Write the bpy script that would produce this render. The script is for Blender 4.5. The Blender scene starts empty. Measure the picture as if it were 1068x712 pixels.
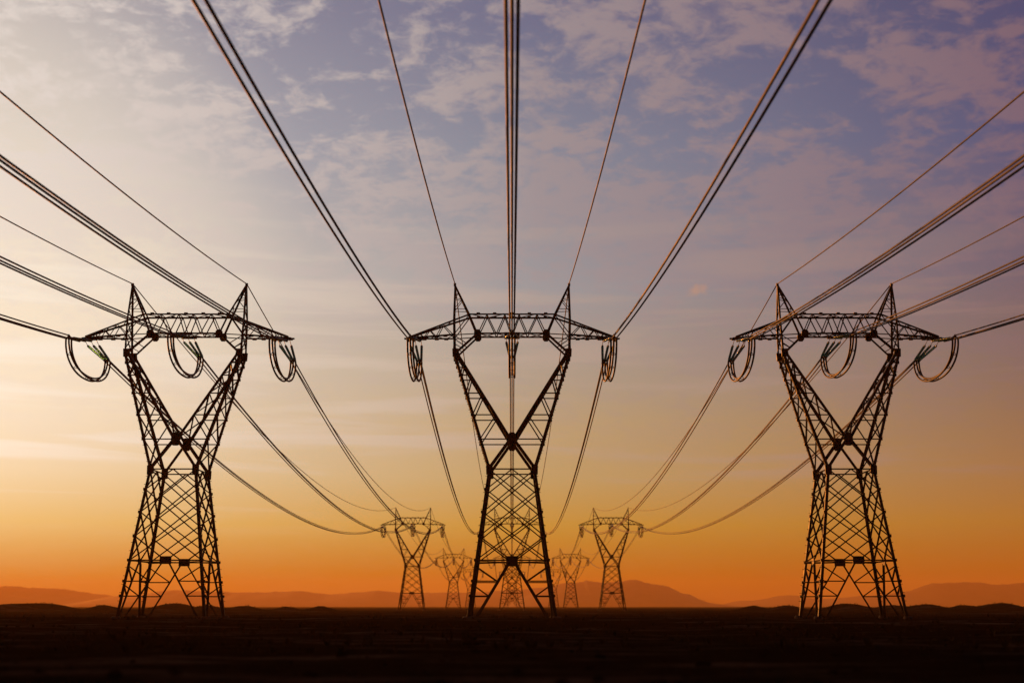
import bpy, bmesh, math, random
from mathutils import Vector, noise

R = math.radians
sc = bpy.context.scene
col = sc.collection

# ------------------------------------------------------------------ camera
CAM_H = 1.5
cd = bpy.data.cameras.new('camera')
cam = bpy.data.objects.new('camera', cd)
col.objects.link(cam)
cam.location = (0, 0, CAM_H)
PITCH = math.atan(276 / 1335)
cam.rotation_euler = (R(90) + PITCH, 0, 0)
cd.sensor_width = 36
cd.lens = 45
cd.clip_start = 0.5
cd.clip_end = 20000
cd.dof.use_dof = True
cd.dof.focus_distance = 142
cd.dof.aperture_fstop = 0.28
sc.camera = cam

# ------------------------------------------------------------------ view
sc.view_settings.view_transform = 'Standard'
sc.view_settings.look = 'None'
sc.view_settings.exposure = 0
sc.view_settings.gamma = 1
sc.view_settings.use_curve_mapping = False
sc.cycles.use_denoising = True
sc.cycles.volume_bounces = 1
sc.cycles.max_bounces = 14
sc.cycles.transmission_bounces = 14
sc.cycles.diffuse_bounces = 3
sc.cycles.glossy_bounces = 3

SUN_AZ, SUN_EL = -27.0, 8.0          # degrees; azimuth from +Y, negative to the left


def lin(c):
    return tuple(((v / 255) / 12.92 if v / 255 <= 0.04045 else ((v / 255 + 0.055) / 1.055) ** 2.4) for v in c) + (1.0,)


# ------------------------------------------------------------------ sky
w = bpy.data.worlds.new('World')
sc.world = w
w.use_nodes = True
nt = w.node_tree
nt.nodes.clear()


class G:
    """small helper to write node graphs"""
    def __init__(self, nt):
        self.nt = nt

    def new(self, t, **kw):
        n = self.nt.nodes.new(t)
        for k, v in kw.items():
            setattr(n, k, v)
        return n

    def link(self, a, b):
        self.nt.links.new(a, b)

    def put(self, sock, v):
        if hasattr(v, 'is_output') or isinstance(v, bpy.types.NodeSocket):
            self.link(v, sock)
        else:
            sock.default_value = v

    def math(self, op, a, b=0.0, c=0.0, clamp=False):
        n = self.new('ShaderNodeMath', operation=op)
        n.use_clamp = clamp
        for i, v in enumerate((a, b, c)):
            self.put(n.inputs[i], v)
        return n.outputs[0]

    def maprange(self, v, a, b, c=0.0, d=1.0, smooth=False):
        n = self.new('ShaderNodeMapRange')
        n.interpolation_type = 'SMOOTHSTEP' if smooth else 'LINEAR'
        n.clamp = True
        self.put(n.inputs[0], v)
        for i, x in enumerate((a, b, c, d)):
            self.put(n.inputs[i + 1], x)
        return n.outputs[0]

    def ramp(self, v, stops, interp='LINEAR'):
        n = self.new('ShaderNodeValToRGB')
        cr = n.color_ramp
        cr.interpolation = interp
        while len(cr.elements) < len(stops):
            cr.elements.new(0.5)
        for e, (p, c) in zip(cr.elements, stops):
            e.position = p
            e.color = c
        self.put(n.inputs[0], v)
        return n.outputs[0]

    def mix(self, f, a, b, blend='MIX'):
        n = self.new('ShaderNodeMix', data_type='RGBA', blend_type=blend)
        self.put(n.inputs[0], f)
        self.put(n.inputs[6], a)
        self.put(n.inputs[7], b)
        return n.outputs[2]

    def noise(self, vec, scale, detail=4, rough=0.55, dist=0.0):
        n = self.new('ShaderNodeTexNoise')
        self.link(vec, n.inputs['Vector'])
        n.inputs['Scale'].default_value = scale
        n.inputs['Detail'].default_value = detail
        n.inputs['Roughness'].default_value = rough
        n.inputs['Distortion'].default_value = dist
        return n.outputs[0]


g = G(nt)
tc = g.new('ShaderNodeTexCoord')
sep = g.new('ShaderNodeSeparateXYZ')
g.link(tc.outputs['Generated'], sep.inputs[0])
X, Y, Z = sep.outputs
az = g.math('ARCTAN2', X, Y)

Zt = 0.46


def rmp(stops):
    return g.ramp(g.math('DIVIDE', Z, Zt, clamp=True), [(p / Zt, lin(c)) for p, c in stops])


left = rmp([(0, (166, 84, 18)), (.024, (188, 138, 44)), (.061, (226, 197, 122)), (.098, (238, 219, 177)), (.135, (241, 227, 199)),
            (.20, (238, 226, 203)), (.25, (228, 219, 205)), (.34, (184, 183, 189)), (.44, (152, 152, 165))])
mid = rmp([(0, (168, 84, 16)), (.024, (178, 114, 22)), (.061, (197, 154, 58)), (.098, (192, 166, 111)), (.135, (190, 166, 122)),
           (.171, (178, 164, 142)), (.24, (158, 158, 160)), (.34, (134, 141, 156)), (.44, (108, 112, 140))])
right = rmp([(0, (168, 76, 16)), (.024, (170, 96, 20)), (.061, (172, 117, 46)), (.098, (158, 114, 71)), (.135, (143, 108, 80)),
             (.171, (128, 102, 90)), (.24, (108, 93, 108)), (.34, (78, 82, 120)), (.44, (74, 74, 110))])
sky = g.mix(g.maprange(az, -0.40, 0.0), left, mid)
sky = g.mix(g.maprange(az, 0.0, 0.42), sky, right)

# glow round the hidden sun
gd = Vector((math.sin(R(-26)) * math.cos(R(14)), math.cos(R(-26)) * math.cos(R(14)), math.sin(R(14))))
dp = g.new('ShaderNodeVectorMath', operation='DOT_PRODUCT')
g.link(tc.outputs['Generated'], dp.inputs[0])
dp.inputs[1].default_value = gd
glow = g.maprange(dp.outputs['Value'], 0.955, 1.0, 0, 0.55, True)
sky = g.mix(g.math('MULTIPLY', glow, g.maprange(Z, 0.06, 0.18, 0.1, 1.0, True)), sky, lin((255, 240, 214)))

# thin broken cloud sheet: mapped on a flat layer overhead, so it foreshortens towards the horizon
den = g.math('ADD', g.math('MAXIMUM', Z, 0.0), 0.24)
cv = g.new('ShaderNodeCombineXYZ')
g.link(g.math('DIVIDE', X, den), cv.inputs[0])
g.link(g.math('DIVIDE', Y, den), cv.inputs[1])
mp = g.new('ShaderNodeMapping')
g.link(cv.outputs[0], mp.inputs[0])
mp.inputs['Location'].default_value = (7.4, 2.9, 1.4)
mp.inputs['Rotation'].default_value = (0, 0, R(14))
mp.inputs['Scale'].default_value = (0.85, 0.95, 1)
big = g.noise(mp.outputs[0], 4.0, 3, 0.5, 0.4)
med = g.noise(mp.outputs[0], 13.0, 6, 0.6, 0.7)
fine = g.noise(mp.outputs[0], 42.0, 5, 0.6, 0.4)
cl = g.math('ADD', g.math('MULTIPLY', big, 0.34), g.math('ADD', g.math('MULTIPLY', med, 0.40), g.math('MULTIPLY', fine, 0.26)))
mask = g.maprange(cl, 0.445, 0.56, 0, 1, True)
mask = g.math('MULTIPLY', mask, g.maprange(Z, 0.10, 0.36, 0.03, 1.0))
# low streaks of cirrus
mp2 = g.new('ShaderNodeMapping')
g.link(tc.outputs['Generated'], mp2.inputs[0])
mp2.inputs['Scale'].default_value = (3.6, 3.6, 46)
mp2.inputs['Rotation'].default_value = (0, R(2.5), 0)
st = g.noise(mp2.outputs[0], 1.0, 5, 0.55, 0.4)
streak = g.math('MULTIPLY', g.maprange(st, 0.50, 0.66, 0, 1, True), g.math('MULTIPLY', g.maprange(Z, 0.05, 0.12), g.maprange(Z, 0.32, 0.22)))
ccol = g.mix(g.maprange(az, -0.40, 0.02), lin((232, 222, 214)), lin((166, 152, 152)))
ccol = g.mix(g.maprange(az, 0.0, 0.42), ccol, lin((130, 102, 113)))
scol = g.mix(g.maprange(az, -0.40, 0.02), lin((255, 247, 230)), lin((190, 170, 154)))
scol = g.mix(g.maprange(az, 0.0, 0.42), scol, lin((146, 114, 108)))
sky = g.mix(g.math('MULTIPLY', mask, g.maprange(az, -0.3, 0.1, 0.85, 0.82)), sky, ccol)
sky = g.mix(g.math('MULTIPLY', streak, g.maprange(az, -0.35, 0.0, 0.75, 0.5)), sky, scol)

# one small lit puff of cloud low on the right
pd = Vector((193.5, 1296.7, 322.1)).normalized()
df = g.new('ShaderNodeVectorMath', operation='SUBTRACT')
g.link(tc.outputs['Generated'], df.inputs[0])
df.inputs[1].default_value = pd
mp3 = g.new('ShaderNodeMapping')
g.link(df.outputs[0], mp3.inputs[0])
mp3.inputs['Rotation'].default_value = (0, R(28), 0)
mp3.inputs['Scale'].default_value = (0.75, 1, 1.25)
ln = g.new('ShaderNodeVectorMath', operation='LENGTH')
g.link(mp3.outputs[0], ln.inputs[0])
pn = g.noise(tc.outputs['Generated'], 150, 3, 0.6)
puff = g.maprange(g.math('ADD', ln.outputs['Value'], g.math('MULTIPLY', g.math('SUBTRACT', pn, 0.5), 0.012)), 0.0072, 0.0015, 0, 0.42, True)
sky = g.mix(puff, sky, lin((206, 150, 112)))

# the sky away from the sun is a deep dusk blue
back = g.maprange(g.math('ABSOLUTE', g.math('ADD', az, 0.1)), 0.60, 1.5, 0, 1, True)
sky = g.mix(back, sky, lin((24, 22, 33)))
zen = g.maprange(Z, 0.46, 0.85, 0, 1, True)
sky = g.mix(zen, sky, lin((36, 36, 54)))
# a share of the physical sky, at the same sun direction
ns = g.new('ShaderNodeTexSky')
ns.sky_type = 'NISHITA'
ns.sun_disc = False
ns.sun_elevation = R(SUN_EL)
ns.sun_rotation = R(SUN_AZ)
ns.dust_density = 2.0
phys = g.mix(1.0, ns.outputs[0], (0.05, 0.05, 0.05, 1), 'MULTIPLY')
sky = g.mix(0.05, sky, phys)
bg = g.new('ShaderNodeBackground')
g.link(sky, bg.inputs[0])
bg.inputs[1].default_value = 1.0
wo = g.new('ShaderNodeOutputWorld')
g.link(bg.outputs[0], wo.inputs[0])

# ------------------------------------------------------------------ sun
sl = bpy.data.lights.new('sun', 'SUN')
sl.energy = 4.2
sl.angle = R(0.6)
sl.color = (1.0, 0.28, 0.03)
sun = bpy.data.objects.new('sun', sl)
col.objects.link(sun)
sd = Vector((math.sin(R(SUN_AZ)) * math.cos(R(SUN_EL)), math.cos(R(SUN_AZ)) * math.cos(R(SUN_EL)), math.sin(R(SUN_EL))))
sun.rotation_euler = sd.to_track_quat('Z', 'Y').to_euler()
sun.location = sd * 300


# ------------------------------------------------------------------ materials
def mat(name):
    m = bpy.data.materials.new(name)
    m.use_nodes = True
    m.node_tree.nodes.clear()
    g = G(m.node_tree)
    o = g.new('ShaderNodeOutputMaterial')
    b = g.new('ShaderNodeBsdfPrincipled')
    g.link(b.outputs[0], o.inputs[0])
    t = g.new('ShaderNodeTexCoord')
    return m, g, b, t


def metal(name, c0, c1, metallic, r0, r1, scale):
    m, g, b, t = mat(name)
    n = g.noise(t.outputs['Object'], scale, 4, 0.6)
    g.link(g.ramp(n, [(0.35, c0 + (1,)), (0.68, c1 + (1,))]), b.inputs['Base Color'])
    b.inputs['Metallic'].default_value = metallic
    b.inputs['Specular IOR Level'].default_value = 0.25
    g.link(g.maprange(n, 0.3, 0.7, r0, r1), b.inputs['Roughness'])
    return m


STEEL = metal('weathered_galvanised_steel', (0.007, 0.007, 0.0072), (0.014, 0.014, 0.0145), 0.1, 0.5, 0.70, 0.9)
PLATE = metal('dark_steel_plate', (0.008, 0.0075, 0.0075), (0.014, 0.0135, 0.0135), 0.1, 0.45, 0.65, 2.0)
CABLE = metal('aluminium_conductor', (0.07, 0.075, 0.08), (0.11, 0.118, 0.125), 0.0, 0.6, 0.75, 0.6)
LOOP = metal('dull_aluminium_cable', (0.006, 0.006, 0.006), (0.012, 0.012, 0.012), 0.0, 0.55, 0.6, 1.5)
FITTING = metal('bright_galvanised_fitting', (0.42, 0.42, 0.42), (0.60, 0.60, 0.60), 0.8, 0.3, 0.45, 3.0)
CONCRETE = metal('grey_concrete', (0.045, 0.04, 0.036), (0.09, 0.08, 0.072), 0.0, 0.85, 0.95, 3.0)
GLASS, g_, b_, t_ = mat('green_insulator_glass')
g_.link(g_.ramp(g_.noise(t_.outputs['Object'], 4, 2), [(0.3, (0.14, 0.60, 0.40, 1)), (0.7, (0.22, 0.72, 0.52, 1))]), b_.inputs['Base Color'])
b_.inputs['Roughness'].default_value = 0.18
b_.inputs['Transmission Weight'].default_value = 0.8
b_.inputs['IOR'].default_value = 1.5

SOIL, g_, b_, t_ = mat('dark_stony_soil')
mpn = g_.new('ShaderNodeMapping')
g_.link(t_.outputs['Object'], mpn.inputs[0])
mpn.inputs['Scale'].default_value = (0.45, 1.0, 1.0)
n1 = g_.noise(mpn.outputs[0], 0.05, 5, 0.6, 0.4)
n2 = g_.noise(mpn.outputs[0], 0.32, 6, 0.65, 0.3)
n3 = g_.noise(t_.outputs['Object'], 3.0, 5, 0.7)
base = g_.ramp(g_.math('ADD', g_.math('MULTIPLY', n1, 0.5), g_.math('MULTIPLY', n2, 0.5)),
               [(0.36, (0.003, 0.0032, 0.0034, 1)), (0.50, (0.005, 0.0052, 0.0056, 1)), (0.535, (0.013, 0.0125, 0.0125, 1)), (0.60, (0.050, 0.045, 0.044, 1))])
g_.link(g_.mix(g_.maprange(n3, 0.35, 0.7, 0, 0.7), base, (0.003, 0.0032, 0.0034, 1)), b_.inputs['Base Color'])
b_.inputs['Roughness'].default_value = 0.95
b_.inputs['Specular IOR Level'].default_value = 0.0
bp = g_.new('ShaderNodeBump')
bp.inputs['Strength'].default_value = 0.9
bp.inputs['Distance'].default_value = 0.25
g_.link(g_.math('ADD', g_.math('MULTIPLY', n2, 1.2), n3), bp.inputs['Height'])
g_.link(bp.outputs[0], b_.inputs['Normal'])

ROCK, g_, b_, t_ = mat('brown_mountain_rock')
n1 = g_.noise(t_.outputs['Object'], 0.012, 6, 0.6)
g_.link(g_.ramp(n1, [(0.35, (0.035, 0.024, 0.016, 1)), (0.65, (0.08, 0.055, 0.036, 1))]), b_.inputs['Base Color'])
b_.inputs['Roughness'].default_value = 0.95

STONE, g_, b_, t_ = mat('brown_field_stone')
n1 = g_.noise(t_.outputs['Object'], 0.8, 4, 0.6)
g_.link(g_.ramp(n1, [(0.35, (0.003, 0.003, 0.003, 1)), (0.65, (0.006, 0.0058, 0.0056, 1))]), b_.inputs['Base Color'])
b_.inputs['Specular IOR Level'].default_value = 0.0
b_.inputs['Roughness'].default_value = 0.9

SCRUB, g_, b_, t_ = mat('dry_dark_scrub')
g_.link(g_.ramp(g_.noise(t_.outputs['Object'], 0.3, 3), [(0.35, (0.010, 0.009, 0.005, 1)), (0.65, (0.026, 0.022, 0.012, 1))]), b_.inputs['Base Color'])
b_.inputs['Roughness'].default_value = 0.95
b_.inputs['Specular IOR Level'].default_value = 0.0

# ------------------------------------------------------------------ helpers


class MB:
    """collects shapes into one mesh"""
    def __init__(self):
        self.v, self.f = [], []

    def bar(self, p, q, w, hint=None, t=None):
        """an L-section steel angle from p to q; its open corner looks towards hint"""
        p, q = Vector(p), Vector(q)
        d = (q - p)
        if d.length < 1e-4:
            return
        d.normalize()
        h = Vector(hint) if hint is not None else Vector((0, 0, 1))
        u = h - d * h.dot(d)
        if u.length < 1e-3:
            u = Vector((1, 0, 0)) - d * d.x
            if u.length < 1e-3:
                u = Vector((0, 1, 0)) - d * d.y
        u.normalize()
        s = d.cross(u)
        a, b = (u + s).normalized(), (u - s).normalized()
        t = t or w * 0.16
        prof = [(0, 0), (w, 0), (w, t), (t, t), (t, w), (0, w)]
        k = len(self.v)
        for base in (p, q):
            for (i, j) in prof:
                self.v.append(base + a * (i - w * 0.35) + b * (j - w * 0.35))
        for i in range(6):
            j = (i + 1) % 6
            self.f.append((k + i, k + j, k + 6 + j, k + 6 + i))
        self.f.append((k, k + 3, k + 2, k + 1)); self.f.append((k, k + 5, k + 4, k + 3))
        self.f.append((k + 6, k + 7, k + 8, k + 9)); self.f.append((k + 6, k + 9, k + 10, k + 11))

    def box(self, c, s):
        c = Vector(c)
        k = len(self.v)
        for z in (-1, 1):
            for (x, y) in ((-1, -1), (1, -1), (1, 1), (-1, 1)):
                self.v.append(c + Vector((x * s[0] / 2, y * s[1] / 2, z * s[2] / 2)))
        self.f += [(k + 3, k + 2, k + 1, k), (k + 4, k + 5, k + 6, k + 7), (k, k + 1, k + 5, k + 4), (k + 1, k + 2, k + 6, k + 5),
                   (k + 2, k + 3, k + 7, k + 6), (k + 3, k, k + 4, k + 7)]

    def plate(self, pts, off):
        """a flat plate: outline pts (Vectors), thickness vector off"""
        k, n = len(self.v), len(pts)
        off = Vector(off)
        for p in pts:
            self.v.append(Vector(p) - off / 2)
        for p in pts:
            self.v.append(Vector(p) + off / 2)
        self.f.append(tuple(range(k + n - 1, k - 1, -1)))
        self.f.append(tuple(range(k + n, k + 2 * n)))
        for i in range(n):
            j = (i + 1) % n
            self.f.append((k + i, k + j, k + n + j, k + n + i))

    def tube(self, pts, r, n=8):
        pts = [Vector(p) for p in pts]
        k0 = len(self.v)
        for i, p in enumerate(pts):
            d = (pts[min(i + 1, len(pts) - 1)] - pts[max(i - 1, 0)]).normalized()
            u = Vector((1, 0, 0)) - d * d.x
            if u.length < 0.2:
                u = Vector((0, 1, 0)) - d * d.y
            u.normalize()
            s = d.cross(u)
            for j in range(n):
                a = 2 * math.pi * j / n
                self.v.append(p + (u * math.cos(a) + s * math.sin(a)) * r)
        for i in range(len(pts) - 1):
            for j in range(n):
                a, b = k0 + i * n + j, k0 + i * n + (j + 1) % n
                self.f.append((a, b, b + n, a + n))
        self.f.append(tuple(range(k0 + n - 1, k0 - 1, -1)))
        e = k0 + (len(pts) - 1) * n
        self.f.append(tuple(range(e, e + n)))

    def lathe(self, p, q, prof, n=12):
        """prof: list of (distance along p->q, radius)"""
        p, q = Vector(p), Vector(q)
        d = (q - p).normalized()
        u = Vector((1, 0, 0)) - d * d.x
        u.normalize()
        s = d.cross(u)
        k0 = len(self.v)
        for (t, r) in prof:
            for j in range(n):
                a = 2 * math.pi * j / n
                self.v.append(p + d * t + (u * math.cos(a) + s * math.sin(a)) * r)
        for i in range(len(prof) - 1):
            for j in range(n):
                a, b = k0 + i * n + j, k0 + i * n + (j + 1) % n
                self.f.append((a, b, b + n, a + n))
        self.f.append(tuple(range(k0 + n - 1, k0 - 1, -1)))
        e = k0 + (len(prof) - 1) * n
        self.f.append(tuple(range(e, e + n)))

    def build(self, name, m, parent=None, smooth=False, loc=(0, 0, 0)):
        me = bpy.data.meshes.new(name)
        me.from_pydata([tuple(v) for v in self.v], [], self.f)
        me.materials.append(m)
        bm = bmesh.new()
        bm.from_mesh(me)
        bmesh.ops.recalc_face_normals(bm, faces=bm.faces)
        bm.to_mesh(me)
        bm.free()
        if smooth:
            for p in me.polygons:
                p.use_smooth = len(p.vertices) == 4
        o = bpy.data.objects.new(name, me)
        o.location = loc
        col.objects.link(o)
        if parent:
            o.parent = parent
        return o


def tag(o, label=None, cat=None, group=None, kind=None):
    for k, v in (('label', label), ('category', cat), ('group', group), ('kind', kind)):
        if v:
            o[k] = v
    return o


def thing(name, loc=(0, 0, 0)):
    o = bpy.data.objects.new(name, None)
    o.empty_display_size = 0.5
    o.location = loc
    col.objects.link(o)
    return o


def copy_tree(o, parent=None):
    c = o.copy()
    col.objects.link(c)
    if parent:
        c.parent = parent
    for ch in list(o.children):
        copy_tree(ch, c)
    return c


# ------------------------------------------------------------------ layout numbers
D1, SPAN, LINE = 141.4, 337.0, 36.7
ROWS = [D1 + SPAN * i for i in range(4)]

# ------------------------------------------------------------------ ground


def smooth(a, b, x):
    t = min(1, max(0, (x - a) / (b - a)))
    return t * t * (3 - 2 * t)


MOUNDS = []   # low earth mounds on the plain: x, y, half width x, half width y, height
for k, (u, v, hwid) in enumerate([(-60, 630, 30), (0, 630.9, 20), (45, 628.3, 34), (108, 630.3, 20), (182, 628.4, 28), (215, 630.3, 16), (255, 630.9, 18),
                                  (300, 631.1, 14), (335, 631.2, 14), (786, 630.8, 16), (822, 630.2, 20), (885, 628.5, 28), (930, 629.9, 18), (969, 629.2, 24),
                                  (1003, 630.5, 16), (1042, 628.4, 30), (1085, 630, 22), (1130, 629, 30)]):
    d = 390 + 35 * ((k * 7) % 5) / 5
    MOUNDS.append(((u - 534.5) * d / 1335 * 0.979, d, hwid * d / 1335 * 1.1, 11 + (k * 5) % 7, 1.5 + (632 - v) * d / 1335 * 0.96))


def ground_h(x, y):
    h = 0.0
    if y < 900:
        f = 1 - smooth(550, 900, y)
        h += 0.16 * f * noise.noise((x * 0.06, y * 0.05, 1.3)) + 0.09 * f * noise.noise((x * 0.24, y * 0.2, 7.7))
        if y < 200:
            h += 0.05 * noise.noise((x * 0.9, y * 0.8, 3.1))
        h += 0.34 * math.exp(-((y - D1) / 26) ** 2) - 0.05
        for (mx, my, a, b, mh) in MOUNDS:
            q = ((x - mx) / a) ** 2 + ((y - my) / b) ** 2
            if q < 6:
                h += mh * math.exp(-q * 1.4) * (1 + 0.10 * noise.noise((x * 0.12, y * 0.12, 5.0)))
    return h


def build_ground():
    ys = [-300, -200, -120, -60, -30, -12, 0]
    y, s = 4.0, 1.0
    while y < 8200:
        ys.append(y)
        s = max(0.55, y * 0.012) if y < 520 else y * 0.05
        y += s
    ys.append(8900)
    xs = []
    x = 0.0
    while x < 5400:
        xs.append(x)
        x += 1.0 if x < 40 else (1.9 if x < 190 else x * 0.08)
    xs.append(5600)
    xs = [-v for v in xs[:0:-1]] + xs
    n = len(xs)
    verts = [(x, y, ground_h(x, y)) for y in ys for x in xs]
    faces = [(j * n + i, j * n + i + 1, (j + 1) * n + i + 1, (j + 1) * n + i) for j in range(len(ys) - 1) for i in range(n - 1)]
    me = bpy.data.meshes.new('ground')
    me.from_pydata(verts, [], faces)
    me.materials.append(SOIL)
    for p in me.polygons:
        p.use_smooth = True
    o = bpy.data.objects.new('ground', me)
    col.objects.link(o)
    tag(o, 'flat dark stony plain with low mounds under the towers', kind='structure')


build_ground()

# ------------------------------------------------------------------ far hills


def hill(dist, prof, depth, seed, label):
    """a ridge: prof = (x in metres, crest height); the land falls away before and behind it"""
    xs = [prof[0][0] + (prof[-1][0] - prof[0][0]) * i / 160 for i in range(161)]
    rows = 25
    verts, faces = [], []
    for j in range(rows):
        v = -1 + 2 * j / (rows - 1)
        for x in xs:
            for k in range(len(prof) - 1):
                if prof[k][0] <= x <= prof[k + 1][0] + 1e-6:
                    t = (x - prof[k][0]) / (prof[k + 1][0] - prof[k][0])
                    t = t * t * (3 - 2 * t)
                    hgt = prof[k][1] * (1 - t) + prof[k + 1][1] * t
                    break
            hgt *= 1 + 0.12 * noise.noise((x * 0.004, seed, 0)) + 0.05 * noise.noise((x * 0.014, seed, 4)) + 0.03 * noise.noise((x * 0.05, seed, 9))
            prof_v = max(0.0, (1 - abs(v)) ** 0.8)
            z = hgt * prof_v * (1 + 0.22 * (1 - prof_v) * noise.noise((x * 0.012, v * 3, seed)))
            verts.append((x + 20 * noise.noise((x * 0.004, v * 2, seed)), dist + v * depth, z - 0.8))
    n = len(xs)
    for j in range(rows - 1):
        for i in range(n - 1):
            faces.append((j * n + i, j * n + i + 1, (j + 1) * n + i + 1, (j + 1) * n + i))
    me = bpy.data.meshes.new('hills')
    me.from_pydata(verts, [], faces)
    me.materials.append(ROCK)
    for p in me.polygons:
        p.use_smooth = True
    o = bpy.data.objects.new('hills', me)
    col.objects.link(o)
    tag(o, label, kind='structure')


def px(d, pts):
    k = d / 1335.0
    return [((x - 534.5) * k * 0.979, max(0.0, (632 - y) * k * 0.959 + CAM_H)) for x, y in pts]


hill(7600, px(7600, [(-140, 622), (-70, 612), (0, 611), (60, 613), (110, 620), (150, 630), (190, 633)]), 560, 1.0, 'hazy orange ridge low on the horizon at the left edge')
hill(7250, px(7250, [(60, 632), (130, 620), (185, 615), (240, 617), (300, 616), (350, 619), (395, 615.5), (440, 618), (500, 617), (540, 614), (575, 611), (610, 614), (650, 628), (690, 632)]), 560, 2.0, 'long low hazy ridge behind the small towers')
hill(6750, px(6750, [(520, 632), (560, 618), (590, 607), (615, 604.5), (640, 607), (664, 603.5), (690, 610), (715, 619), (740, 628), (765, 632)]), 600, 3.0, 'hazy twin topped mountain beside the small right tower')
hill(8000, px(8000, [(740, 632), (780, 626), (822, 620), (860, 624), (905, 621), (945, 616), (978, 607), (1010, 606.5), (1040, 609), (1085, 606), (1140, 614), (1200, 622)]), 560, 4.0, 'faint hazy mountain low on the horizon at the right edge')

# ------------------------------------------------------------------ stones strewn on the plain


def build_stones():
    rnd = random.Random(4)
    mb = MB()
    for i in range(900):
        y = 18 * math.exp(rnd.random() * 2.6)
        x = (rnd.random() * 2 - 1) * (y * 0.46 + 4)
        r = 0.04 + 0.13 * rnd.random() ** 3
        if rnd.random() < 0.03:
            r *= 2.0
        z = ground_h(x, y)
        k = len(mb.v)
        n = 6
        a0 = rnd.random() * 6.28
        for (hh, rr) in ((-0.3, 0.8), (0.25, 1.0), (0.6, 0.55)):
            for j in range(n):
                a = a0 + 2 * math.pi * j / n
                q = r * rr * (0.7 + 0.6 * rnd.random())
                mb.v.append(Vector((x + math.cos(a) * q * 1.3, y + math.sin(a) * q, z + hh * r * (0.8 + 0.4 * rnd.random()))))
        for l in range(2):
            for j in range(n):
                mb.f.append((k + l * n + j, k + l * n + (j + 1) % n, k + (l + 1) * n + (j + 1) % n, k + (l + 1) * n + j))
        mb.f.append(tuple(k + 2 * n + j for j in range(n)))
    o = mb.build('stones', STONE)
    tag(o, 'small dark stones strewn over the plain', 'stones', kind='stuff')


build_stones()



def build_scrub():
    """low dry tufts: a few thin blades each"""
    rnd = random.Random(11)
    mb = MB()
    spots = []
    for i in range(1500):
        y = 45 * math.exp(rnd.random() * 2.1)
        spots.append(((rnd.random() * 2 - 1) * (y * 0.44 + 4), y))
    for (mx, my, a, b, mh) in MOUNDS:
        for i in range(70):
            spots.append((mx + rnd.gauss(0, a * 0.7), my + rnd.gauss(0, b * 0.7)))
    for x, y in spots:
        z = ground_h(x, y)
        r = 0.12 + 0.30 * rnd.random() ** 2
        for k in range(7):
            a = rnd.random() * 6.28
            d = Vector((math.cos(a), math.sin(a), 0))
            side = Vector((-d.y, d.x, 0)) * r * 0.22
            p = Vector((x, y, z - 0.03)) + d * r * 0.25 * rnd.random()
            top = p + d * r * (0.3 + 0.9 * rnd.random()) + Vector((0, 0, r * (0.6 + 0.6 * rnd.random())))
            n = len(mb.v)
            mb.v += [p - side, p + side, (p + side).lerp(top, 0.6) + Vector((0, 0, r * .12)), top, (p - side).lerp(top, 0.6) + Vector((0, 0, r * .12))]
            mb.f.append((n, n + 1, n + 2, n + 3, n + 4))
    tag(mb.build('scrub', SCRUB), 'low dark tufts of dry scrub dotted over the plain and its mounds', 'scrub', kind='stuff')


build_scrub()

# ------------------------------------------------------------------ the tower
def true_z(z):
    """heights were measured on a sheet without the tilt of the view; this gives the real height"""
    a = PITCH + math.atan((356 - (632 - (z - CAM_H) * 9.44)) / 1335)
    return D1 * math.tan(a) + CAM_H


def true_x(x, z):
    return x * (math.cos(PITCH) * D1 + math.sin(PITCH) * (z - CAM_H)) / D1


ZC, ZW, ZM, ZB, ZA, ZT, ZP = 19.67, 16.38, 6.48, 29.26, 31.4, 33.56, 37.0


def hw(z):
    return 4.8 - (4.8 - 2.49) * z / ZW


def hd(z):
    if z <= ZW:
        return 4.65 - (4.65 - 2.865) * z / ZW
    return 2.865 - 0.12 * (z - ZW)


def o_x(z):   # outer fork leg
    return 2.49 + (6.38 - 2.49) * (z - ZW) / (ZB - ZW)


def i_x(z):   # inner fork leg
    return 0.12 + (6.0 - 0.12) * (z - ZC) / (ZB - ZC)


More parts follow.
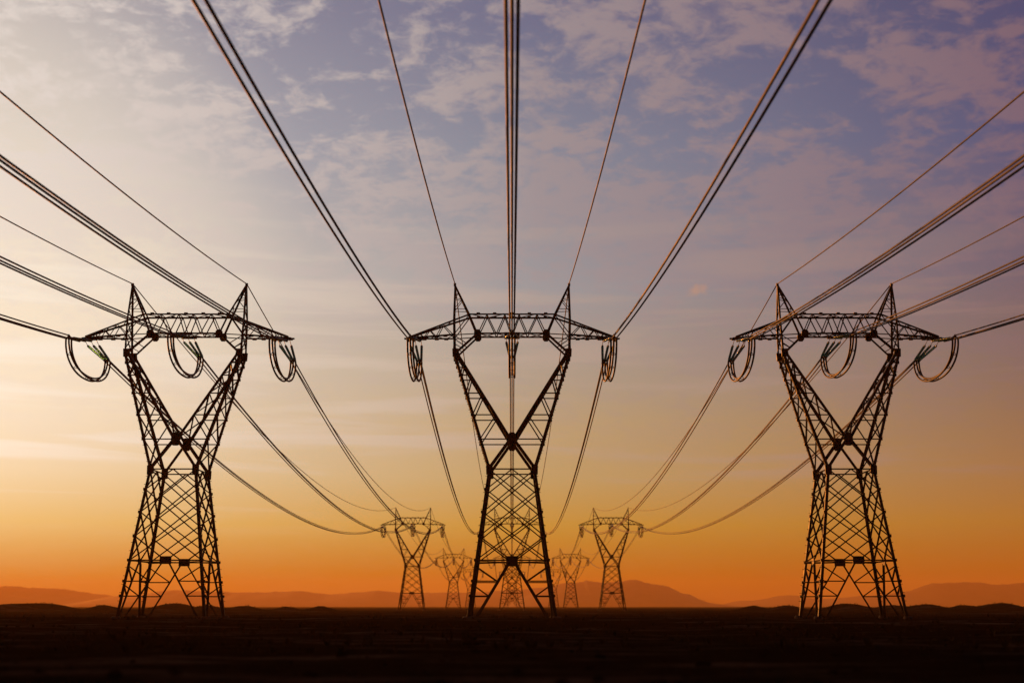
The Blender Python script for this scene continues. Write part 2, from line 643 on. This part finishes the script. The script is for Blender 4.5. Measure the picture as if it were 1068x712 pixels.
def make_tower():
    T = thing('transmission_tower')
    LEG, BR = 0.31, 0.15
    # four lower legs
    nodes = [16.38, 14.16, 11.69, 9.08, 6.48]
    for sx in (-1, 1):
        for sy in (-1, 1):
            m = MB()
            m.bar((sx * hw(0), sy * hd(0), -0.25), (sx * hw(ZW), sy * hd(ZW), ZW), LEG, (-sx, -sy, 0))
            for z in nodes[1:] + [4.23, 2.63]:
                m.box((sx * (hw(z) + .03), sy * (hd(z) + .03), z), (0.34, 0.34, 0.30))
            z = 1.2
            while z < 16:           # climbing pegs
                m.box((sx * (hw(z) + .16), sy * (hd(z) + .02), z), (0.22, 0.05, 0.05))
                z += 0.9
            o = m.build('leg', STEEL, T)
            f = MB()
            f.lathe((sx * hw(0), sy * hd(0), -0.5), (sx * hw(0), sy * hd(0), 0.6), [(0, .5), (.9, .5), (.96, .42), (1.0, .42)], 14)
            f.build('footing', CONCRETE, o)
    # lattice of the lower body
    m = MB()

    def face(P, wf):
        """P(s, z): point on one face; s in -1..1 across it"""
        e = nodes
        hint = (0, 0, 1)
        for s in (-1, 1):
            for a in range(3):
                m.bar(P(s, e[a]), P(-s, e[a + 2]), BR, hint)
            m.bar(P(0, e[0]), P(s, e[1]), BR, hint)
            m.bar(P(s, e[3]), P(s * 0.10, e[4] + 0.25), BR * wf, hint)
            foot = P(s * 0.83, 0.3)
            top = P(s * 0.10, ZM - 0.3)
            m.bar(top, foot, BR * 1.25, hint)

            def dg(z):
                t = (top.z - z) / (top.z - foot.z)
                return top.lerp(foot, t)
            m.bar(P(s, 4.23), dg(4.23), BR, hint)
            m.bar(P(s, 2.63), dg(2.63), BR, hint)
            m.bar(P(s, 5.9), dg(4.23), BR, hint)
            m.bar(P(s, 3.85), dg(2.63), BR, hint)
        m.bar(P(-1, ZW), P(1, ZW), BR * 1.1, hint)
        m.bar(P(-1, ZM), P(1, ZM), BR * 1.2, hint)

    for sy in (-1, 1):
        face(lambda s, z, sy=sy: Vector((s * hw(z), sy * hd(z), z)), 1.1)
        face(lambda s, z, sx=sy: Vector((sx * hw(z), s * hd(z), z)), 1.0)
    m.bar((-hw(ZM), -hd(ZM), ZM - .1), (hw(ZM), hd(ZM), ZM - .1), .1)
    m.bar((hw(ZM), -hd(ZM), ZM - .12), (-hw(ZM), hd(ZM), ZM - .12), .1)
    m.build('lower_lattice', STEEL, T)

    # the two leaning arms of the fork
    lev = [28.15, 26.75, 24.75, 22.35, ZC]
    for s in (-1, 1):
        m = MB()
        O = lambda z, sy: Vector((s * o_x(z), sy * hd(z), z))
        I = lambda z, sy: Vector((s * i_x(z), sy * hd(z), z))
        for sy in (-1, 1):
            m.bar(O(ZW, sy), O(ZB, sy), LEG, (-s, -sy, 0))
            m.bar(I(ZC, sy), I(ZB, sy), LEG * 0.95, (s, -sy, 0))
            m.bar(I(ZC, sy), O(ZW, sy), LEG * 0.95, (0, -sy, 1))
            for a, z in enumerate(lev):
                m.bar(O(z, sy), I(z, sy), BR)
                if a:
                    m.bar(O(z, sy), I(lev[a - 1], sy), BR)
                m.box(O(z, sy) + Vector((s * .05, 0, 0)), (.3, .3, .28))
            zz = 17.2
            while zz < 29:
                m.box(O(zz, sy) + Vector((s * .15, 0, 0)), (.2, .05, .05))
                zz += 0.9
        zs = [ZB - .4] + lev + [ZW + .2]
        for a in range(len(zs) - 1):
            k = 1 if a % 2 else -1
            m.bar(O(zs[a], k), O(zs[a + 1], -k), BR)
            m.bar(O(zs[a], -k), O(zs[a + 1], k), BR * .8)
            if zs[a + 1] >= ZC:
                m.bar(I(zs[a], -k), I(zs[a + 1], k), BR)
                m.bar(I(zs[a], k), I(zs[a + 1], -k), BR * .8)
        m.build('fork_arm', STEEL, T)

    # head: crossbeam between the two peaks
    m = MB()
    ta, bo = 0.95, 1.06
    for sy in (-1, 1):
        m.bar((-4.67, sy * ta, ZT), (4.67, sy * ta, ZT), .17, (0, -sy, -1))
        m.bar((-3.75, sy * bo, ZA), (3.75, sy * bo, ZA), .17, (0, -sy, 1))
        pts = [(-3.75, ZA), (-2.75, ZT), (-1.72, ZA), (-.78, ZT), (0, ZA), (.78, ZT), (1.72, ZA), (2.75, ZT), (3.75, ZA)]
        for a, b in zip(pts[:-1], pts[1:]):
            m.bar((a[0], sy * (ta if a[1] > 32 else bo), a[1]), (b[0], sy * (ta if b[1] > 32 else bo), b[1]), .13)
        for x in (-3.7, -1.9, 0, 1.9, 3.7):
            m.box((x, sy * ta, ZT + .1), (.38, .16, .14))
    xs = [-4.67, -2.75, -.78, .78, 2.75, 4.67]
    for i in range(5):
        k = 1 if i % 2 else -1
        m.bar((xs[i], k * ta, ZT), (xs[i + 1], -k * ta, ZT), .09)
        m.bar((xs[i + 1], -ta, ZT), (xs[i + 1], ta, ZT), .09)
    xs = [-3.75, -1.72, 0, 1.72, 3.75]
    for i in range(4):
        k = 1 if i % 2 else -1
        m.bar((xs[i], k * bo, ZA), (xs[i + 1], -k * bo, ZA), .1)
        m.bar((xs[i], -k * bo, ZA), (xs[i + 1], k * bo, ZA), .08)
    m.box((0, -bo, ZA - .02), (1.7, .2, .3))
    m.box((0, bo, ZA - .02), (1.7, .2, .3))
    m.build('crossbeam', STEEL, T)

    for s in (-1, 1):
        # the peak above each fork arm
        m = MB()
        tip = Vector((s * 6.3, 0, ZP))
        yA, yB, yO = hd(ZA), hd(ZB), 0.93
        for sy in (-1, 1):
            e = Vector((0, sy * .06, 0))
            mo = Vector((s * 6.41, sy * yO, 33.0))
            mi = Vector((s * 4.67, sy * .92, ZT))
            A = Vector((s * 3.78, sy * yA, ZA))
            B = Vector((s * 6.35, sy * yB, ZB))
            bo_ = Vector((s * 6.41, sy * 1.12, 31.25))
            m.bar(B, mo, .2, (-s, -sy, 0)); m.bar(mo, tip + e, .19, (-s, -sy, 0))
            m.bar(A, mi, .19, (s, -sy, 0)); m.bar(mi, tip + e, .19, (s, -sy, 0))
            m.bar(A, (s * 6.0, sy * yB, ZB + .1), .2, (s, -sy, 0))
            m.bar(bo_, A, .12)
            m.bar(bo_, mi, .12)
            m.bar(bo_, (s * 5.05, sy * 1.2, 30.35), .11)
            m.bar((s * 6.38, sy * 1.2, 30.3), (s * 5.5, sy * 1.25, 29.8), .1)
            fi = lambda t: mi.lerp(tip, t)
            fo = lambda t: mo.lerp(tip, t)
            m.bar(fo(.30), fi(.18), .08); m.bar(fo(.30), fi(.50), .08); m.bar(fo(.62), fi(.50), .08); m.bar(fo(.62), fi(.75), .07)
        for t0, t1, k in ((0, .3, 1), (.3, .6, -1), (.6, .85, 1)):
            for (x, z) in ((6.41, 33.0), (4.67, ZT)):
                p0, p1 = Vector((s * x, k * .93, z)), Vector((s * x, -k * .93, z))
                m.bar(p0.lerp(tip, t0), p1.lerp(tip, t1), .075)
        for z0, z1 in ((ZB + .4, 31.25), (31.25, 33.0)):
            m.bar((s * 6.4, -1.25, z0), (s * 6.4, 1.05, z1), .1)
            m.bar((s * 6.4, 1.25, z0), (s * 6.4, -1.05, z1), .1)
        m.box(tip, (.26, .30, .3))
        m.build('peak', STEEL, T)
        # the tapering cross arm
        m = MB()
        et = Vector((s * 11.55, 0, 31.05))
        for sy in (-1, 1):
            b0, b1 = Vector((s * 6.41, sy * 1.12, 31.25)), et + Vector((0, sy * .14, 0))
            t0, t1 = Vector((s * 4.67, sy * .92, ZT)), et + Vector((-s * .35, sy * .14, .22))
            m.bar(b0, b1, .18, (0, -sy, 1)); m.bar(t0, t1, .18, (0, -sy, -1))
            bp_ = lambda x: b0.lerp(b1, (x - 6.41) / 5.14)
            tp_ = lambda x: t0.lerp(t1, (x - 4.67) / 6.53)
            seq = [bp_(6.41), tp_(7.6), bp_(8.35), tp_(9.1), bp_(9.7), tp_(10.2), bp_(10.6)]
            for a, b in zip(seq[:-1], seq[1:]):
                m.bar(a, b, .1)
            for x in (7.3, 8.35, 9.7):
                m.box(bp_(x) - Vector((0, 0, .08)), (.45, .2, .14))
        seq = [6.41, 7.4, 8.35, 9.1, 9.8, 10.4]
        for i in range(5):
            k = 1 if i % 2 else -1
            y = lambda x: 1.12 + (.14 - 1.12) * (x - 6.41) / 5.14
            m.bar((s * seq[i], k * y(seq[i]), 31.2), (s * seq[i + 1], -k * y(seq[i + 1]), 31.15), .09)
            m.bar((s * seq[i], k * y(seq[i]) * .85, 32.9 - .33 * (seq[i] - 6.41)), (s * seq[i + 1], -k * y(seq[i + 1]) * .85, 32.9 - .33 * (seq[i + 1] - 6.41)), .08)
        m.box((s * 10.8, 0, 30.98), (1.75, .55, .16))
        m.bar(et - Vector((s * .4, 0, 0)), et + Vector((s * .35, 0, 0)), .22)
        m.build('cross_arm', STEEL, T)

    # gusset plates in the front and back faces
    def gusset(cx, z, y, pts):
        m = MB()
        m.plate([Vector((cx + p, y, z + q)) for p, q in pts], (0, .16, 0))
        m.build('gusset_plate', PLATE, T)
    def side_gusset(x, z, a, b):
        m = MB()
        m.plate([Vector((x, p, z + q)) for p, q in ((-a, -b), (a, -b), (a, b), (-a, b))], (.14, 0, 0))
        m.build('gusset_plate', PLATE, T)
    hexa = lambda a, b: [(-a, -b * .5), (-a * .5, -b), (a * .5, -b), (a, -b * .5), (a, b * .5), (a * .5, b), (-a * .5, b), (-a, b * .5)]
    rect = lambda a, b: [(-a, -b), (a, -b), (a, b), (-a, b)]
    for sy in (-1, 1):
        gusset(0, ZM, sy * (hd(ZM) + .03), rect(.62, .42))
        gusset(0, ZC, sy * (hd(ZC) + .03), hexa(.48, .72))
        side_gusset(sy * (hw(ZM) + .03), ZM - .05, .46, .36)
        for s in (-1, 1):
            gusset(s * 2.45, ZW, sy * (hd(ZW) + .05), [(-.36 * s, -.5), (.34 * s, -.62), (.36 * s, .35), (.1 * s, .55), (-.36 * s, .45)])
            gusset(s * 6.16, ZB, sy * (hd(ZB) + .05), [(-.42 * s, -.28), (.0, -.52), (.34 * s, -.45), (.38 * s, .42), (-.3 * s, .44)])
            gusset(s * 3.78, ZA, sy * (hd(ZA) + .05), hexa(.38, .44))
    for o in T.children_recursive:
        for v in o.data.vertices:
            if v.co.z > 0.5:
                v.co.z = true_z(v.co.z)
            v.co.x = true_x(v.co.x, v.co.z)
    return T


# ------------------------------------------------------------------ insulators, loops and wires
END_Y, DROP, ST_Y, ST_Z = 6.75, 1.30, 1.35, 0.55
LOOPS = [(-.30, -.17), (.30, -.17), (0, .35)]
BUNDLE = [(-.22, -.125), (.22, -.125), (0, .25)]


def make_insulators():
    """tension strings on the camera side (local -y); origin at the arm"""
    T = thing('insulator_set')
    for dx in (-.65, 0, .65):
        a = Vector((dx, -ST_Y, -ST_Z)); b = Vector((dx * .42, -END_Y + .35, -DROP + .05))
        L = (b - a).length
        m = MB()
        prof = [(0, .04)]
        t = .16
        while t < L - .25:
            prof += [(t, .045), (t + .015, .145), (t + .06, .135), (t + .085, .05)]
            t += .165
        prof += [(L, .04)]
        m.lathe(a, b, prof, 12)
        o = m.build('insulator_string', GLASS, T, smooth=True)
        m = MB()
        m.lathe(a, b, [(-.1, .03), (-.02, .1), (.12, .1), (.14, .04)], 10)
        m.build('end_cap', FITTING, o)
        m = MB()
        m.lathe(a, b, [(L - .24, .04), (L - .2, .09), (L - .02, .09), (L, .04)], 10)
        m.build('end_cap', FITTING, o)
        m = MB()
        m.tube([(dx, -.2, -.06), (dx, -.5, -.22), a], .035, 6)
        m.build('link', FITTING, T)
    m = MB()
    m.plate([Vector((-.42, -END_Y + .40, -DROP + .02)), Vector((.42, -END_Y + .40, -DROP + .02)), Vector((.34, -END_Y + .05, -DROP - .12)), Vector((0, -END_Y - .1, -DROP + .38)), Vector((-.34, -END_Y + .05, -DROP - .12))], (0, .06, .08))
    m.build('yoke_plate', PLATE, T)
    return T


def make_loop():
    T = thing('jumper_loop')
    pts0 = []
    for i in range(33):
        a = math.pi * i / 32
        c, s = math.cos(a), math.sin(a)
        pts0.append((-END_Y * (abs(c) ** .92) * (1 if c >= 0 else -1), -DROP - 3.2 * s ** .88))
    for (dx, dz) in LOOPS:
        m = MB()
        m.tube([(dx, y, z + dz * .6) for y, z in pts0], .105, 8)
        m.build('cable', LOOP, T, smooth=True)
    for i in (5, 10, 16, 22, 27):
        y, z = pts0[i]
        m = MB()
        p = [Vector((dx, y, z + dz * .6)) for dx, dz in LOOPS]
        for a in range(3):
            m.tube([p[a], p[(a + 1) % 3]], .035, 6)
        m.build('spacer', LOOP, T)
    return T


def make_bundle():
    """three conductors from one tower's far-side strings to the next tower's near-side strings (local +y)"""
    T = thing('conductor_bundle')
    L = SPAN - 2 * END_Y
    for (dx, dz) in BUNDLE:
        m = MB()
        m.tube([(dx, END_Y + L * i / 72, -DROP + dz - 4 * 9.0 * (i / 72) * (1 - i / 72)) for i in range(73)], .074, 8)
        m.build('wire', CABLE, T, smooth=True)
    return T


def make_earth_wire():
    m = MB()
    m.tube([(0, SPAN * i / 72, -4 * 9.4 * (i / 72) * (1 - i / 72)) for i in range(73)], .060, 8)
    return m.build('earth_wire', CABLE, None, smooth=True)


LINE_NAMES = ['left', 'centre', 'right']
ROW_NAMES = ['big front', 'second', 'third', 'farthest']
TOWER_LABELS = {
    (0, 0): 'large dark lattice tower on the left, standing before the pale sunset glow',
    (0, 1): 'large dark lattice tower in the middle, seen square on under the overhead wires',
    (0, 2): 'large dark lattice tower on the right, with orange lit wires and glinting feet',
    (1, 0): 'small dark tower between the big left and middle towers, bigger of the two there',
    (1, 1): 'small tower seen straight through the lattice of the big middle tower, bigger one',
    (1, 2): 'small dark tower before the twin topped mountain, between the big middle and right towers',
    (2, 0): 'smaller faint tower between the second left tower and the big middle tower legs',
    (2, 1): 'faint tiny tower framed inside the second tower behind the big middle tower',
    (2, 2): 'smaller faint tower between the big middle tower legs and the second right tower',
    (3, 0): 'faintest tiny hazy tower just left of the big middle tower legs',
    (3, 1): 'faintest tiny hazy tower at the very end of the middle row',
    (3, 2): 'faintest tiny hazy tower just right of the big middle tower legs',
}
PH = [(true_x(-10.7, 31), true_z(31.05)), (0, true_z(31.45)), (true_x(10.7, 31), true_z(31.05))]
PH_NAMES = [['outer', 'middle', 'inner'], ['left', 'middle', 'right'], ['inner', 'middle', 'outer']]
PK_NAMES = [['outer', 'inner'], ['left', 'right'], ['inner', 'outer']]
tower0, ins0, loop0, bun0, ew0 = make_tower(), make_insulators(), make_loop(), make_bundle(), make_earth_wire()
first = {'t': True, 'i': True, 'l': True, 'b': True, 'e': True}


def inst(key, proto):
    if first[key]:
        first[key] = False
        return proto
    return copy_tree(proto)


for r, y in enumerate(ROWS):
    for l in range(3):
        x0 = (l - 1) * LINE
        tw = '%s %s tower' % (ROW_NAMES[r], LINE_NAMES[l])
        t = inst('t', tower0)
        t.location = (x0, y, 0)
        tag(t, TOWER_LABELS[(r, l)], 'tower', 'lattice transmission towers in three rows')
        for p, (dx, z) in enumerate(PH):
            arm = 'middle of the crossbeam' if p == 1 else '%s arm' % PH_NAMES[l][p]
            for side in (0, 1):
                i = inst('i', ins0)
                i.location = (x0 + dx, y, z)
                i.rotation_euler = (0, 0, math.pi * side)
                tag(i, 'green insulators reaching %s from %s of the %s' % (('forward', 'back')[side], arm, tw), 'insulators', 'insulator strings on the towers')
            j = inst('l', loop0)
            j.location = (x0 + dx, y, z)
            tag(j, 'dark U shaped cable loop under %s of the %s' % (arm, tw), 'cable loop', 'jumper loops under the crossarms')
for r in range(4):          # span r runs from row r-1 to row r
    y = ROWS[r] - SPAN
    for l in range(3):
        x0 = (l - 1) * LINE
        way = ('running overhead to the %s' % ROW_NAMES[0] if r == 0 else 'sagging from %s to %s' % (ROW_NAMES[r - 1], ROW_NAMES[r])) + ' %s tower' % LINE_NAMES[l]
        for p, (dx, z) in enumerate(PH):
            b = inst('b', bun0)
            b.location = (x0 + dx, y, z)
            tag(b, 'triple power cable, %s phase, %s' % (PH_NAMES[l][p], way), 'power line', 'power cables between the towers')
        for k, s in enumerate((-1, 1)):
            e = inst('e', ew0)
            e.location = (x0 + s * true_x(6.3, ZP), y, true_z(ZP) + .1)
            tag(e, 'single thin wire, %s peak, %s' % (PK_NAMES[l][k], way), 'earth wire', 'earth wires between the tower peaks')

# ------------------------------------------------------------------ evening haze over the plain
hz = bpy.data.materials.new('evening_haze')
hz.use_nodes = True
hz.node_tree.nodes.clear()
g_ = G(hz.node_tree)
pv = g_.new('ShaderNodeVolumePrincipled')
pv.inputs['Color'].default_value = (1.0, 0.58, 0.17, 1)
pv.inputs['Density'].default_value = 0.00012
pv.inputs['Anisotropy'].default_value = 0.27
o_ = g_.new('ShaderNodeOutputMaterial')
g_.link(pv.outputs[0], o_.inputs['Volume'])
m = MB()
m.box((0, 4250, 84.5), (11400, 9500, 172))
h = m.build('haze', hz)
h.location = (0, 0, 0)
tag(h, 'thin orange evening haze lying over the plain', 'haze', kind='stuff')
